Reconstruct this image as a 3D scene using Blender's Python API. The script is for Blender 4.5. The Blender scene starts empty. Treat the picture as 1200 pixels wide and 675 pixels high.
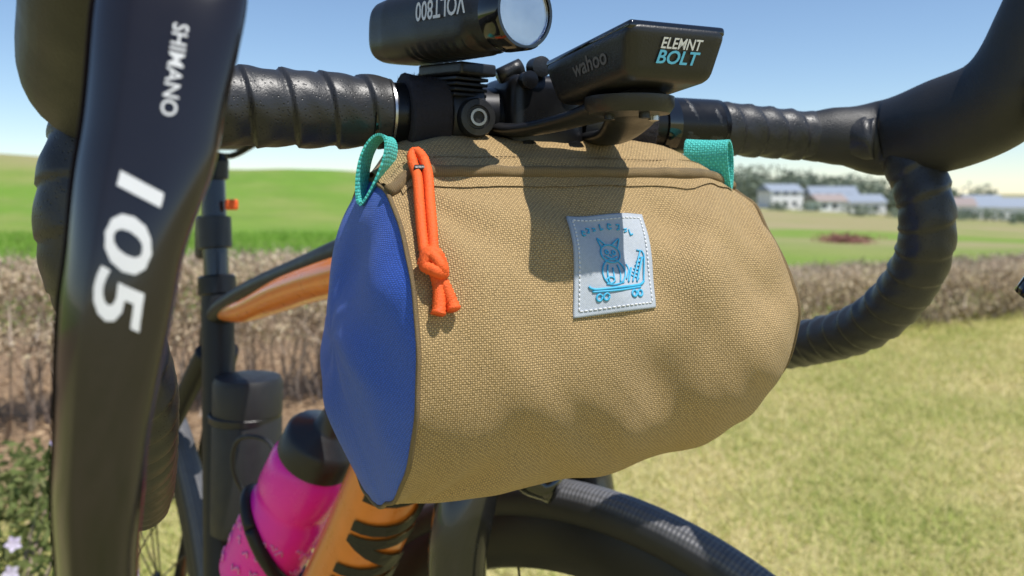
import bpy, math, random
import numpy as np
from mathutils import Vector, Matrix, noise
random.seed(4); rng=np.random.default_rng(4)
sc=bpy.context.scene
V=Vector
def rad(a): return math.radians(a)
# ------------------------------------------------------------------ helpers
def empty(name,loc):
    e=bpy.data.objects.new(name,None); e.location=loc; e.empty_display_size=.05
    sc.collection.objects.link(e); return e
def par(o,p):
    if p is not None:
        o.parent=p; o.matrix_parent_inverse=Matrix.Translation(p.location).inverted()
def mesh_obj(name,verts,faces,mat,parent=None,smooth=True,uvs=None):
    me=bpy.data.meshes.new(name); me.from_pydata([tuple(v) for v in verts],[],faces)
    if uvs is not None:
        l=me.uv_layers.new(name='UVMap')
        for lp in me.loops: l.data[lp.index].uv=uvs[lp.vertex_index]
    if smooth: me.polygons.foreach_set('use_smooth',[True]*len(me.polygons))
    me.update(); o=bpy.data.objects.new(name,me); sc.collection.objects.link(o)
    if mat: me.materials.append(mat)
    par(o,parent); return o
def np_mesh(name,verts,nper,mat,parent=None,smooth=False):
    n=len(verts); k=n//nper
    me=bpy.data.meshes.new(name); me.vertices.add(n); me.vertices.foreach_set('co',verts.astype(np.float32).ravel())
    me.loops.add(n); me.loops.foreach_set('vertex_index',np.arange(n,dtype=np.int32))
    me.polygons.add(k); me.polygons.foreach_set('loop_start',np.arange(0,n,nper,dtype=np.int32))
    me.polygons.foreach_set('loop_total',np.full(k,nper,dtype=np.int32))
    me.update(calc_edges=True); me.materials.append(mat)
    o=bpy.data.objects.new(name,me); sc.collection.objects.link(o); par(o,parent); return o
def surf(name,fn,us,vs,mat,parent=None,closed=False,uvf=None,smooth=True,capends=False):
    verts=[];uv=[]
    for u in us:
        for v in vs:
            verts.append(fn(u,v)); uv.append(uvf(u,v) if uvf else (u,v))
    nv=len(vs); faces=[]
    for i in range(len(us)-1):
        for j in range(nv if closed else nv-1):
            j2=(j+1)%nv
            faces.append((i*nv+j,i*nv+j2,(i+1)*nv+j2,(i+1)*nv+j))
    if capends:
        faces.append(tuple(range(nv))[::-1]); faces.append(tuple(range((len(us)-1)*nv,len(us)*nv)))
    o=mesh_obj(name,verts,faces,mat,parent,smooth,uv)
    bm_fix(o); return o
def bm_fix(o):
    import bmesh
    bm=bmesh.new(); bm.from_mesh(o.data); bmesh.ops.recalc_face_normals(bm,faces=bm.faces); bm.to_mesh(o.data); bm.free()
def lin(a,b,n): return [a+(b-a)*i/(n-1) for i in range(n)]
def catmull(pts,rads,ds):
    P=[V(p) for p in pts]; n=len(P); out=[];R=[]
    for i in range(n-1):
        p0=P[i-1] if i>0 else P[0]*2-P[1]; p1=P[i];p2=P[i+1]; p3=P[i+2] if i+2<n else P[-1]*2-P[-2]
        k=max(2,int((p2-p1).length/ds))
        for j in range(k):
            t=j/k
            out.append(.5*((2*p1)+(p2-p0)*t+(2*p0-5*p1+4*p2-p3)*t*t+(3*p1-p0-3*p2+p3)*t**3))
            R.append(rads[i]+(rads[i+1]-rads[i])*(t*t*(3-2*t)))
    out.append(P[-1]);R.append(rads[-1]); return out,R
def tube(name,pts,rads,mat,parent=None,n=20,ds=.004,rf=None,up=None,ratio=1.0,caps=True):
    if isinstance(rads,(int,float)): rads=[rads]*len(pts)
    C,R=catmull(pts,rads,ds); m=len(C); verts=[];uv=[];faces=[]
    nrm=None;s=0
    for i in range(m):
        T=(C[min(i+1,m-1)]-C[max(i-1,0)]).normalized()
        if up is not None: N=V(up)
        elif nrm is None: N=V((0,0,1)) if abs(T.z)<.9 else V((1,0,0))
        else: N=nrm
        N=(N-T*N.dot(T)).normalized(); nrm=N; Bn=T.cross(N)
        if i>0: s+=(C[i]-C[i-1]).length
        for j in range(n):
            a=2*math.pi*j/n; r=R[i]
            if rf: r+=rf(s,a)
            verts.append(C[i]+Bn*(math.cos(a)*r)+N*(math.sin(a)*r*ratio)); uv.append((s,j/n))
    for i in range(m-1):
        for j in range(n):
            j2=(j+1)%n; faces.append((i*n+j,i*n+j2,(i+1)*n+j2,(i+1)*n+j))
    if caps: faces.append(tuple(range(n))[::-1]); faces.append(tuple(range((m-1)*n,m*n)))
    return mesh_obj(name,verts,faces,mat,parent,True,uv)
def basis(ax):
    ax=V(ax).normalized(); r=V((0,0,1)) if abs(ax.z)<.9 else V((1,0,0))
    x=ax.cross(r).normalized(); y=ax.cross(x).normalized(); return ax,x,y
def lathe(name,org,axis,prof,mat,parent=None,n=40,smooth=True,rf=None,caps=True):
    ax,x,y=basis(axis); verts=[];faces=[]
    for h,r in prof:
        for j in range(n):
            a=2*math.pi*j/n; rr=r+(rf(h,a) if rf else 0)
            verts.append(V(org)+ax*h+x*math.cos(a)*rr+y*math.sin(a)*rr)
    m=len(prof)
    for i in range(m-1):
        for j in range(n):
            j2=(j+1)%n; faces.append((i*n+j,i*n+j2,(i+1)*n+j2,(i+1)*n+j))
    if caps: faces.append(tuple(range(n))[::-1]); faces.append(tuple(range((m-1)*n,m*n)))
    o=mesh_obj(name,verts,faces,mat,parent,smooth); bm_fix(o)
    if smooth:
        o.data.set_sharp_from_angle(angle=rad(35))
    return o
def rbox(name,c,ax,size,mat,parent=None,bev=.002,seg=3,taper=None):
    import bmesh
    bm=bmesh.new(); bmesh.ops.create_cube(bm,size=1)
    for v in bm.verts:
        v.co=V((v.co.x*size[0],v.co.y*size[1],v.co.z*size[2]))
        if taper: v.co=taper(v.co)
    bmesh.ops.bevel(bm,geom=bm.edges[:],offset=bev,segments=seg,profile=.6,affect='EDGES')
    for v in bm.verts:
        q=v.co.copy(); v.co=V(c)+V(ax[0])*q.x+V(ax[1])*q.y+V(ax[2])*q.z
    bmesh.ops.recalc_face_normals(bm,faces=bm.faces)
    me=bpy.data.meshes.new(name); bm.to_mesh(me); bm.free()
    me.polygons.foreach_set('use_smooth',[True]*len(me.polygons)); me.materials.append(mat)
    me.set_sharp_from_angle(angle=rad(40))
    o=bpy.data.objects.new(name,me); sc.collection.objects.link(o); par(o,parent); return o
def text_map(name,s,fn,mat,parent,shear=0,bold=0.0,cuts=0):
    import bmesh
    cu=bpy.data.curves.new('tmp','FONT'); cu.body=s; cu.align_x='CENTER'; cu.align_y='CENTER'; cu.shear=shear; cu.offset=bold
    cu.resolution_u=3
    o=bpy.data.objects.new('tmp',cu); sc.collection.objects.link(o)
    dg=bpy.context.evaluated_depsgraph_get(); dg.update(); ev=o.evaluated_get(dg); m=ev.to_mesh()
    bm=bmesh.new(); bm.from_mesh(m); ev.to_mesh_clear(); bpy.data.objects.remove(o)
    if cuts:
        bmesh.ops.triangulate(bm,faces=bm.faces[:])
        for _ in range(6):
            es=[e for e in bm.edges if e.calc_length()>cuts]
            if not es: break
            bmesh.ops.subdivide_edges(bm,edges=es,cuts=1)
            bmesh.ops.triangulate(bm,faces=bm.faces[:])
    bm.verts.ensure_lookup_table()
    vs=[fn(v.co.x,v.co.y) for v in bm.verts]; fs=[tuple(v.index for v in f.verts) for f in bm.faces]
    bm.free()
    return mesh_obj(name,vs,fs,mat,parent,False)
# ------------------------------------------------------------------ materials
class NT:
    def __init__(s,name):
        s.m=bpy.data.materials.new(name); s.m.use_nodes=True; s.t=s.m.node_tree; s.b=s.t.nodes['Principled BSDF']
    def n(s,typ,**k):
        nd=s.t.nodes.new(typ)
        for a,b in k.items(): setattr(nd,a,b)
        return nd
    def l(s,a,b): s.t.links.new(a,b)
    def math(s,op,a,b=None):
        nd=s.n('ShaderNodeMath',operation=op)
        for i,x in enumerate((a,b)):
            if x is None: continue
            if isinstance(x,(int,float)): nd.inputs[i].default_value=x
            else: s.l(x,nd.inputs[i])
        return nd.outputs[0]
    def mix(s,f,a,b):
        nd=s.n('ShaderNodeMix',data_type='RGBA')
        for i,x in ((0,f),(6,a),(7,b)):
            if isinstance(x,(int,float)): nd.inputs[i].default_value=x
            elif isinstance(x,tuple): nd.inputs[i].default_value=(*x,1) if len(x)==3 else x
            else: s.l(x,nd.inputs[i])
        return nd.outputs[2]
    def noise(s,scale,detail=3,rough=.55,vec=None):
        nd=s.n('ShaderNodeTexNoise'); nd.inputs['Scale'].default_value=scale; nd.inputs['Detail'].default_value=detail; nd.inputs['Roughness'].default_value=rough
        if vec is None: vec=s.coord('Object')
        s.l(vec,nd.inputs['Vector']); return nd.outputs['Fac']
    def coord(s,w):
        if not hasattr(s,'tc'): s.tc=s.n('ShaderNodeTexCoord')
        return s.tc.outputs[w]
    def ramp(s,f,a,b):
        nd=s.n('ShaderNodeMapRange'); nd.inputs[1].default_value=a; nd.inputs[2].default_value=b; s.l(f,nd.inputs[0]); return nd.outputs[0]
    def bump(s,h,strength,dist):
        nd=s.n('ShaderNodeBump'); nd.inputs['Strength'].default_value=strength; nd.inputs['Distance'].default_value=dist
        s.l(h,nd.inputs['Height']); s.l(nd.outputs[0],s.b.inputs['Normal'])
    def color(s,c):
        if isinstance(c,tuple): s.b.inputs['Base Color'].default_value=(*c,1)
        else: s.l(c,s.b.inputs['Base Color'])
def simple(name,col,rough=.5,metal=0,coat=0,nscale=60,var=.15,bump=0,bscale=900,spec=.5,rv=.1):
    t=NT(name); f=t.noise(nscale,4)
    t.color(t.mix(f,tuple(c*(1-var) for c in col),tuple(min(1,c*(1+var)) for c in col)))
    rr=t.n('ShaderNodeMapRange'); t.l(f,rr.inputs[0]); rr.inputs[1].default_value=.25; rr.inputs[2].default_value=.75
    rr.inputs[3].default_value=max(.01,rough-rv); rr.inputs[4].default_value=min(1,rough+rv); t.l(rr.outputs[0],t.b.inputs['Roughness'])
    t.b.inputs['Metallic'].default_value=metal; t.b.inputs['Coat Weight'].default_value=coat; t.b.inputs['Specular IOR Level'].default_value=spec
    t.b.inputs['Coat Roughness'].default_value=.05
    if bump: t.bump(t.noise(bscale,2),bump,.0005)
    return t.m
def weave(name,ca,cb,period,bump=.8,rough=.8):
    t=NT(name); uv=t.coord('UV'); wn=t.n('ShaderNodeTexNoise'); wn.inputs['Scale'].default_value=120; wn.inputs['Detail'].default_value=2; t.l(uv,wn.inputs['Vector'])
    wob=t.math('MULTIPLY',wn.outputs['Fac'],.0013)
    sp=t.n('ShaderNodeSeparateXYZ'); t.l(uv,sp.inputs[0]); k=2*math.pi/period
    x=t.math('MULTIPLY',t.math('ADD',sp.outputs[0],wob),k); y=t.math('MULTIPLY',t.math('ADD',sp.outputs[1],wob),k)
    sx=t.math('SINE',x); sy=t.math('SINE',y); pr=t.math('MULTIPLY',sx,sy)
    h=t.math('POWER',t.math('ABSOLUTE',pr),.6)
    sgn=t.math('MULTIPLY',t.ramp(pr,-.3,.3),.45)
    h=t.math('ADD',t.math('MULTIPLY',h,.6),sgn)
    n2=t.noise(700,3,.7,uv); h2=t.math('ADD',h,t.math('MULTIPLY',n2,1.1))
    f=t.ramp(h2,.5,1.55)
    big=t.noise(14,4,.6,uv)
    col=t.mix(f,ca,cb); col=t.mix(t.math('MULTIPLY',big,.3),col,tuple(c*.7 for c in ca))
    t.color(col); t.b.inputs['Roughness'].default_value=rough; t.b.inputs['Specular IOR Level'].default_value=.3
    t.b.inputs['Sheen Weight'].default_value=.10
    t.bump(h2,bump,.0006); return t.m
M_tan=weave('tan_canvas',(.165,.107,.042),(.72,.495,.225),.0019,.95,.65)
M_blue=weave('blue_nylon',(.018,.065,.34),(.06,.18,.85),.0016,.6,.5)
M_teal=weave('teal_webbing',(.03,.42,.38),(.14,.88,.78),.0026,1.0,.6)
M_orange=simple('orange_cord',(1.0,.12,.015),.7,bump=.8,bscale=1500,nscale=500,var=.25)
M_patch=weave('silver_patch',(.33,.37,.42),(.54,.58,.62),.0009,.3,.5)
M_cyan=simple('cyan_thread',(.05,.42,.66),.5,nscale=900,var=.3)
M_white=simple('white_thread',(.75,.76,.78),.6)
M_print=simple('light_print',(.72,.72,.73),.4,rv=.03)
M_printb=simple('blue_print',(.12,.5,.75),.4,rv=.03)
M_black=simple('black_plastic',(.014,.014,.015),.38,bump=.25,bscale=1200)
M_gloss=simple('gloss_black',(.006,.006,.007),.1,coat=.6,rv=.03,nscale=30)
M_lever=simple('lever_black',(.012,.009,.010),.2,coat=.35,rv=.04,nscale=40)
M_alu=simple('black_anodised',(.02,.02,.022),.3,metal=.6)
M_steel=simple('steel',(.45,.45,.46),.28,metal=1)
M_rubber=simple('rubber_hood',(.017,.017,.018),.5,bump=.5,bscale=1500)
M_velcro=simple('velcro',(.026,.023,.030),.95,bump=1,bscale=2500,nscale=900,var=.7)
def tape_mat():
    t=NT('bar_tape'); vo=t.n('ShaderNodeTexVoronoi'); vo.inputs['Scale'].default_value=520; t.l(t.coord('Object'),vo.inputs['Vector'])
    d=t.ramp(vo.outputs['Distance'],.10,.28); n=t.noise(800,3); n2=t.noise(45,3)
    t.color(t.mix(d,(.008,.008,.008),t.mix(n2,(.018,.018,.019),(.032,.032,.034)))); t.b.inputs['Roughness'].default_value=.40
    t.bump(t.math('ADD',t.math('MULTIPLY',d,.6),t.math('MULTIPLY',n,.6)),.4,.0006); return t.m
M_tape=tape_mat()
def tyre_mat():
    t=NT('tyre_rubber'); sp=t.n('ShaderNodeSeparateXYZ'); t.l(t.coord('UV'),sp.inputs[0])
    a=t.math('MULTIPLY',sp.outputs[0],900); b=t.math('MULTIPLY',sp.outputs[1],60)
    h=t.math('MULTIPLY',t.math('SINE',t.math('ADD',a,b)),t.math('SINE',t.math('SUBTRACT',a,b)))
    crown=t.ramp(t.math('ABSOLUTE',t.math('SUBTRACT',sp.outputs[1],.5)),.19,.14)
    n=t.noise(120,4)
    t.color(t.mix(crown,t.mix(n,(.014,.014,.015),(.024,.024,.025)),t.mix(n,(.085,.085,.09),(.14,.14,.15))))  # tread crown colour lightened so the tyre top looks lit
    t.b.inputs['Roughness'].default_value=.55; t.bump(t.math('MULTIPLY',h,crown),.7,.0006); return t.m
M_tyre=tyre_mat()
M_opaint=simple('orange_paint',(.78,.22,.03),.3,coat=.4,rv=.05)
M_bpaint=simple('black_paint',(.012,.012,.013),.25,coat=.5,rv=.05)
M_bmatt=simple('matt_black_paint',(.014,.014,.015),.45,rv=.05,spec=.35)
M_pink=simple('pink_plastic',(.98,.02,.42),.3,nscale=25,var=.1)
M_pinkl=simple('pink_print',(.9,.25,.55),.4)
def glass(name,col,rough=.0,tr=1.0):
    m=simple(name,col,rough,rv=.0); b=m.node_tree.nodes['Principled BSDF']; b.inputs['Transmission Weight'].default_value=tr
    for l in list(b.inputs['Roughness'].links): m.node_tree.links.remove(l)
    b.inputs['Roughness'].default_value=0; b.inputs['IOR'].default_value=1.15; return m
M_lens=glass('clear_lens',(.98,.98,1))
M_chrome=simple('reflector',(.62,.62,.65),.22,metal=1,rv=.05)
def island(name,cols,rough=.8,nscale=3,trans=0.0):
    t=NT(name); g=t.n('ShaderNodeNewGeometry'); cr=t.n('ShaderNodeValToRGB'); e=cr.color_ramp.elements
    while len(e)<len(cols): e.new(.5)
    for i,c in enumerate(cols): e[i].position=i/(len(cols)-1); e[i].color=(*c,1)
    f=t.math('ADD',t.math('MULTIPLY',g.outputs['Random Per Island'],.55),t.math('MULTIPLY',t.ramp(t.noise(nscale,4),.3,.7),.45))
    t.l(f,cr.inputs[0]); t.color(cr.outputs[0]); t.b.inputs['Roughness'].default_value=rough; t.b.inputs['Specular IOR Level'].default_value=.15
    if trans:
        tr=t.n('ShaderNodeBsdfTranslucent'); t.l(cr.outputs[0],tr.inputs[0]); ms=t.n('ShaderNodeMixShader'); ms.inputs[0].default_value=trans
        t.l(t.b.outputs[0],ms.inputs[1]); t.l(tr.outputs[0],ms.inputs[2]); t.l(ms.outputs[0],t.t.nodes['Material Output'].inputs[0])
    return t.m
# ------------------------------------------------------------------ light / camera
SUN=V((.35,-.245,.90)).normalized()
w=bpy.data.worlds.new('World'); sc.world=w; w.use_nodes=True
sk=w.node_tree.nodes.new('ShaderNodeTexSky'); sk.sky_type='NISHITA'; sk.sun_disc=False
el=math.asin(SUN.z); sk.sun_elevation=el; sk.sun_rotation=math.atan2(SUN.x,SUN.y); sk.air_density=.9; sk.dust_density=0; sk.ozone_density=3.5
w.node_tree.links.new(sk.outputs[0],w.node_tree.nodes['Background'].inputs[0]); w.node_tree.nodes['Background'].inputs[1].default_value=.14
sl=bpy.data.lights.new('sun','SUN'); sl.energy=5.0; sl.angle=rad(.5); sl.color=(1,.96,.90)
so=bpy.data.objects.new('sun',sl); so.rotation_euler=SUN.to_track_quat('Z','Y').to_euler(); so.location=(5,-5,9); sc.collection.objects.link(so)
cam=bpy.data.cameras.new('camera'); co=bpy.data.objects.new('camera',cam); sc.collection.objects.link(co); sc.camera=co
CZ=.905
co.location=(0,0,CZ); co.rotation_euler=(rad(90),0,0); cam.lens=30; cam.sensor_width=36; cam.shift_y=-.094
cam.clip_start=.01; cam.clip_end=5000; cam.dof.use_dof=True; cam.dof.focus_distance=.37; cam.dof.aperture_fstop=12
sc.view_settings.view_transform='Standard'; sc.view_settings.look='None'; sc.view_settings.exposure=0
# ------------------------------------------------------------------ bar frame
TH=rad(24); L=V((math.cos(TH),math.sin(TH),0)); F=V((math.sin(TH),-math.cos(TH),0)); Z=V((0,0,1))
C=V((.009,.45,.943))
def bp(l,f=0,z=0): return C+L*l+F*f+Z*z
def sst(x,a,b):
    t=max(0,min(1,(x-a)/(b-a))); return t*t*(3-2*t)
bike=empty('bicycle',(0,.6,0))
tube('handlebar_tube',[bp(-.09),bp(-.04),bp(.04),bp(.12)],.0158,M_alu,bike,n=32)
def wrap(pitch,amp,ang=1):
    def f(s,a):
        x=(s/pitch+ang*a/(2*math.pi))%1.0
        return amp*((x**.7) if x<.94 else (1-x)/.06*.96)+.0003*math.sin(s*420+3*math.sin(a*2))+.0003*noise.noise(V((s*90,a*2,0)))
    return f
tube('bar_tape_section',[bp(-.078,0,.001),bp(-.12,0,.001),bp(-.165,.002,.001),bp(-.182,.010,0),bp(-.185,.035,-.002)],[.0162,.017,.0173,.0173,.017],M_tape,bike,n=48,ds=.0008,rf=wrap(.019,.0020))
tube('bar_tape_section',[bp(.083),bp(.13,0,-.001),bp(.175,.001,-.003),bp(.20,.008,-.005),bp(.215,.03,-.006)],[.0145,.0145,.0142,.0140,.012],M_tape,bike,n=40,ds=.001,rf=wrap(.016,.0015))
for l in (-.083,.081):
    lathe('finishing_tape',bp(l-.004),L,[(0,.0162),(.0005,.0170),(.009,.0170),(.0095,.016)],M_gloss,bike)
lathe('bar_clamp_ring',bp(-.0775),L,[(0,.0165),(0,.0174),(.0012,.0174),(.0012,.016)],M_steel,bike)
tube('drop_right',[(-.160,.345,.945),(-.158,.328,.932),(-.161,.320,.905),(-.160,.322,.878),(-.156,.337,.85),(-.158,.36,.82),(-.170,.39,.79),(-.187,.43,.76),(-.205,.47,.735)],.0152,M_tape,bike,n=36,ds=.0012,rf=wrap(.017,.0014))
tube('drop_left',[(.228,.52,.94),(.238,.505,.918),(.243,.50,.892),(.244,.508,.865),(.239,.53,.838),(.229,.56,.816),(.214,.60,.80),(.20,.64,.788),(.185,.68,.778)],.0148,M_tape,bike,n=36,ds=.0012,rf=wrap(.016,.0015))
# hoods
tube('hood_right',[(-.166,.378,.943),(-.158,.34,.946),(-.148,.302,.950),(-.128,.265,.965),(-.112,.235,.985),(-.103,.215,1.01),(-.102,.205,1.035)],[.0165,.0205,.0235,.0225,.0205,.019,.012],M_rubber,bike,n=32,ratio=1.1)
tube('hood_left',[bp(.185,.002,-.004),bp(.205,.012,-.004),(.228,.522,.938),(.25,.492,.944),(.268,.466,.957),(.276,.452,.985),(.283,.444,1.015),(.285,.442,1.035)],[.0135,.0165,.0215,.0250,.0240,.0205,.019,.012],M_rubber,bike,n=32,ratio=1.08)
rbox('pivot_plate',(.2735,.4365,.953),(V((.93,.37,0)),V((0,0,1)),V((.37,-.93,0))),(.018,.026,.008),M_gloss,bike,.003)
lathe('pivot_bolt',(.266,.4335,.960),(-.35,-.93,0),[(-.002,.0045),(.0025,.0045),(.003,.0035)],M_steel,bike,n=20)
lathe('pivot_pin',(.273,.430,.944),(-.2,-.97,0),[(-.002,.0028),(.002,.0028),(.0025,.002)],M_chrome,bike,n=20)
tube('brake_lever_left',[(.285,.43,.965),(.293,.423,.93),(.287,.425,.895),(.272,.43,.87),(.262,.438,.852)],[.011,.0105,.009,.008,.006],M_gloss,bike,ratio=.7)
# near lever
LV=[((-.0835,.2185,.985),.0165),((-.0850,.215,.966),.0180),((-.082,.205,.951),.0176),((-.0835,.196,.9157),.0154),((-.0874,.190,.885),.0124),((-.0915,.189,.845),.0099),((-.0945,.194,.817),.0088),((-.096,.199,.795),.0082),((-.097,.205,.775),.006)]
LC,LR=catmull([p for p,_ in LV],[r for _,r in LV],.003)
Wd=V((.95,.31,0)).normalized(); Dd=V((.31,-.95,0)).normalized()
def lever(i,a,off=0):
    i=max(0,min(len(LC)-1.001,i)); k=int(i); t=i-k; c=LC[k].lerp(LC[k+1],t); r=LR[k]*(1-t)+LR[k+1]*t
    ca,sa=math.cos(a),math.sin(a); p=.72
    hw=r+off; ht=.0085+off
    x=hw*math.copysign(abs(ca)**p,ca); y=ht*math.copysign(abs(sa)**.85,sa)
    if sa>0: y-=.0085*max(0,-x/hw-.42)**1.05          # chamfer along the outer edge
    return c+Wd*x+Dd*y
surf('brake_lever_right',lever,[i*.5 for i in range(len(LC)*2-2)],[2*math.pi*j/120 for j in range(120)],M_lever,bike,closed=True,capends=True)
def lev_text(i0,ki,size_y,x0):
    def f(x,y):
        i=i0+x*ki; k=max(0,min(len(LC)-2,int(i))); r=LR[k]
        xx=max(-.97,min(.97,(x0+y*size_y)/r)); ca=math.copysign(abs(xx)**(1/.72),xx); a=math.acos(ca)
        return lever(i,a,.0003)
    return f
nper=1/.0031
text_map('lever_lettering','105',lev_text(len(LC)*.435,.0245*nper,.0135,.0006),M_print,bike,shear=.3,bold=.02,cuts=.08)
text_map('lever_lettering','SHIMANO',lev_text(len(LC)*.262,.0048*nper,.0048,.0035),M_print,bike,shear=.2,bold=.01,cuts=.1)
# stem, face plate
rbox('stem_clamp',bp(.0,.002,0),(L,F,Z),(.042,.046,.042),M_alu,bike,.008,4)
tube('stem_body',[bp(0,-.02,0),bp(0,-.06,-.003),bp(0,-.11,-.006)],[.018,.0165,.02],M_alu,bike)
for l in (-.013,.013):
    for z in (.017,-.017):
        lathe('stem_bolt',bp(l,.024,z),F,[(0,.0045),(.005,.0045),(.0055,.002)],M_alu,bike,n=16)
S=bp(0,-.11,-.006)
HB=V((-.05,.605,.76))
tube('steerer_spacers',[S+Z*.022,S-Z*.03],.02,M_alu,bike)
tube('head_tube',[S-Z*.03,HB.lerp(S,.5),HB],[.023,.026,.03],M_bpaint,bike)
lathe('mount_clamp',bp(.024,0,0),L,[(0,.016),(0,.0195),(.012,.0195),(.012,.016)],M_black,bike)
tube('mount_arm',[bp(.030,.012,-.010),bp(.028,.04,-.010),bp(.022,.065,-.004),bp(.012,.085,.000),bp(.006,.10,.001)],[.009,.010,.012,.014,.012],M_black,bike,ratio=.42,up=(0,0,1))
tube('mount_arm_far',[bp(-.020,.012,-.006),bp(-.018,.03,-.008),bp(-.006,.055,-.005),bp(.004,.078,.0)],[.008,.008,.009,.012],M_black,bike,ratio=.42,up=(0,0,1))
lathe('mount_disc',bp(.007,.088,-.005),Z,[(0,.010),(.0008,.0175),(.004,.0195),(.008,.0195)],M_black,bike)
for l,f,m in ((.017,.092,M_steel),(-.003,.088,M_black),(.007,.10,M_black)):
    lathe('mount_bolt',bp(l,f,-.0062),-Z,[(-.002,.0024),(.0006,.0024),(.001,.0012)],m,bike,n=16)
tube('clamp_bolt',[bp(-.022,.01,.020),bp(-.010,.012,.026)],.0042,M_black,bike)
lathe('clamp_bolt_head',bp(-.006,.020,.024),F,[(0,.0052),(.008,.0052),(.0085,.003)],M_black,bike,n=20)
# ------------------------------------------------------------------ bike computer
comp=empty('bike_computer',tuple(bp(0.005,.09,.02)))
pit=rad(5); cf=(F*math.cos(pit)+Z*math.sin(pit)); cn=(Z*math.cos(pit)-F*math.sin(pit))
cc=bp(.009,.086,.0150)
def ctp(c):
    k=1-.16*max(0,-(c.z)/.0105)
    return V((c.x*k,c.y*(k if c.y<0 else 1-.22*max(0,-c.z/.0105)),c.z))
rbox('body',cc,(L,cf,cn),(.049,.078,.021),M_black,comp,.006,6,ctp)
rbox('bezel',cc+cn*.0096,(L,cf,cn),(.0460,.0745,.004),M_gloss,comp,.0019,4)
rbox('screen',cc+cn*.0119-cf*.004,(L,cf,cn),(.037,.052,.0008),simple('lcd',(.09,.10,.09),.1,rv=.02),comp,.0003,1)
def front_face(x,z): return cc+L*x+cn*z+cf*(.0347+z*.41+.0009)
text_map('lettering','ELEMNT',lambda x,y:front_face(x*.0053+.001,y*.0058+.0028),M_print,comp,shear=.2,bold=.015)
text_map('lettering','BOLT',lambda x,y:front_face(x*.0080,y*.0070-.0024),M_printb,comp,shear=.2,bold=.02)
def side_face(yy,z): return cc-L*(.02255+z*.187+.0004)+cn*z+cf*yy
text_map('side_lettering','wahoo',lambda x,y:side_face(x*.0105+.004,y*.0095+.001),simple('grey_print',(.10,.10,.11),.4),comp,bold=.02)
# ------------------------------------------------------------------ headlight
lamp=empty('bicycle_headlight',(-.03,.41,.98))
Lb=V((-.066,.452,.988)); Lf=V((.0030,.372,.983)); ld=(Lf-Lb).normalized(); ln=(Lf-Lb).length
lx=ld.cross(Z).normalized(); lz=lx.cross(ld)
P0=[(0,.006),(.001,.012),(.006,.0158),(.02,.0172),(.05,.0172),(.08,.0165),(.092,.0150),(.1,.0146),(ln-.002,.0146),(ln,.0140)]
prof=[(h,float(np.interp(h,[q[0] for q in P0],[q[1] for q in P0]))) for h in lin(0,ln,60)]
def lamp_fn(i,a):
    h,r=prof[i]; p=2.0 if h>.085 else 3.2; ca,sa=math.cos(a),math.sin(a)
    k=(abs(ca)**p+abs(sa)**p)**(-1/p)
    g=.0007*(1 if (.04<h<.09) and math.sin(h*1100)>.3 and sa<-.6 else 0)
    return Lb+ld*h+(lx*ca*.95+lz*sa)*(r*k-g)
surf('body',lamp_fn,range(len(prof)),[2*math.pi*j/72 for j in range(72)],M_black,lamp,closed=True)
lathe('bezel_ring',Lf-ld*.008,ld,[(.0,.0149),(.0,.0166),(.011,.0166),(.0125,.0158),(.0125,.0144),(.009,.0140)],M_gloss,lamp,caps=False)
lathe('reflector_bowl',Lf+ld*.001,ld,[(.0018,.0142),(.0005,.0130),(-.0015,.0127),(-.003,.0112),(-.0045,.0100),(-.006,.0082),(-.0085,.003)],M_chrome,lamp,n=60)
for rr,hh in ((.0122,-.0002),(.0094,-.0016),(.0062,-.0034)):
    lathe('reflector_ring',Lf+ld*hh,ld,[(-.001,rr-.0008),(.0012,rr-.0003),(.0012,rr+.0003),(-.001,rr+.0008)],M_alu,lamp,caps=False,n=60)
for k in range(16):
    a=2*math.pi*k/16
    rbox('reflector_facet',Lf+ld*(-.0008)+(lx*math.cos(a)+lz*math.sin(a))*.0108,(lx*math.cos(a)+lz*math.sin(a),lz*math.cos(a)-lx*math.sin(a),ld),(.0030,.0008,.0018),M_alu,lamp,.0001,1)
lathe('emitter',Lf-ld*.0065,ld,[(0,.004),(.003,.004),(.004,.002)],simple('led',(.8,.78,.6),.3),lamp)
lathe('lens',Lf+ld*.0030,ld,[(0,.0139),(.0008,.0139)],M_lens,lamp)
lathe('power_button',Lb+ld*.035+lz*.0165,lz,[(0,.006),(.0015,.006),(.002,.004)],M_gloss,lamp)
text_map('lettering','VOLT800',lambda x,y:Lb+ld*(.070-x*.0095)+ (-lx if lx.y>0 else lx)*.0170+lz*(.0045-y*.0125),M_print,lamp,bold=.015)
mc=V((-.0275,.425,.965))
rbox('bracket_slide',mc,(ld,lx,Z),(.036,.022,.006),M_black,lamp,.0015)
for k in range(4):
    rbox('bracket_tooth',mc-Z*(.0045+.0026*k),(ld,lx,Z),(.026-.001*k,.020,.0017),M_black,lamp,.0004,1)
rbox('bracket_post',bp(-.04,0,.0195),(L,F,Z),(.018,.020,.010),M_black,lamp,.002)
lathe('bracket_band',bp(-.049),L,[(0,.0162),(0,.0195),(.001,.0202),(.016,.0202),(.017,.0195),(.017,.0162)],M_black,lamp)
lathe('dial_screw',bp(-.0385,.021,-.002),F,[(-.004,.0095),(.002,.0095),(.0035,.0088),(.0038,.0060),(.0028,.0055),(.0028,.003)],M_black,lamp,n=48)
lathe('dial_ring',bp(-.0385,.021,-.002)+F*.0030,F,[(0,.0042),(.0012,.0042),(.0012,.0030),(0,.0030)],M_steel,lamp,n=32,caps=False)
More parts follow.
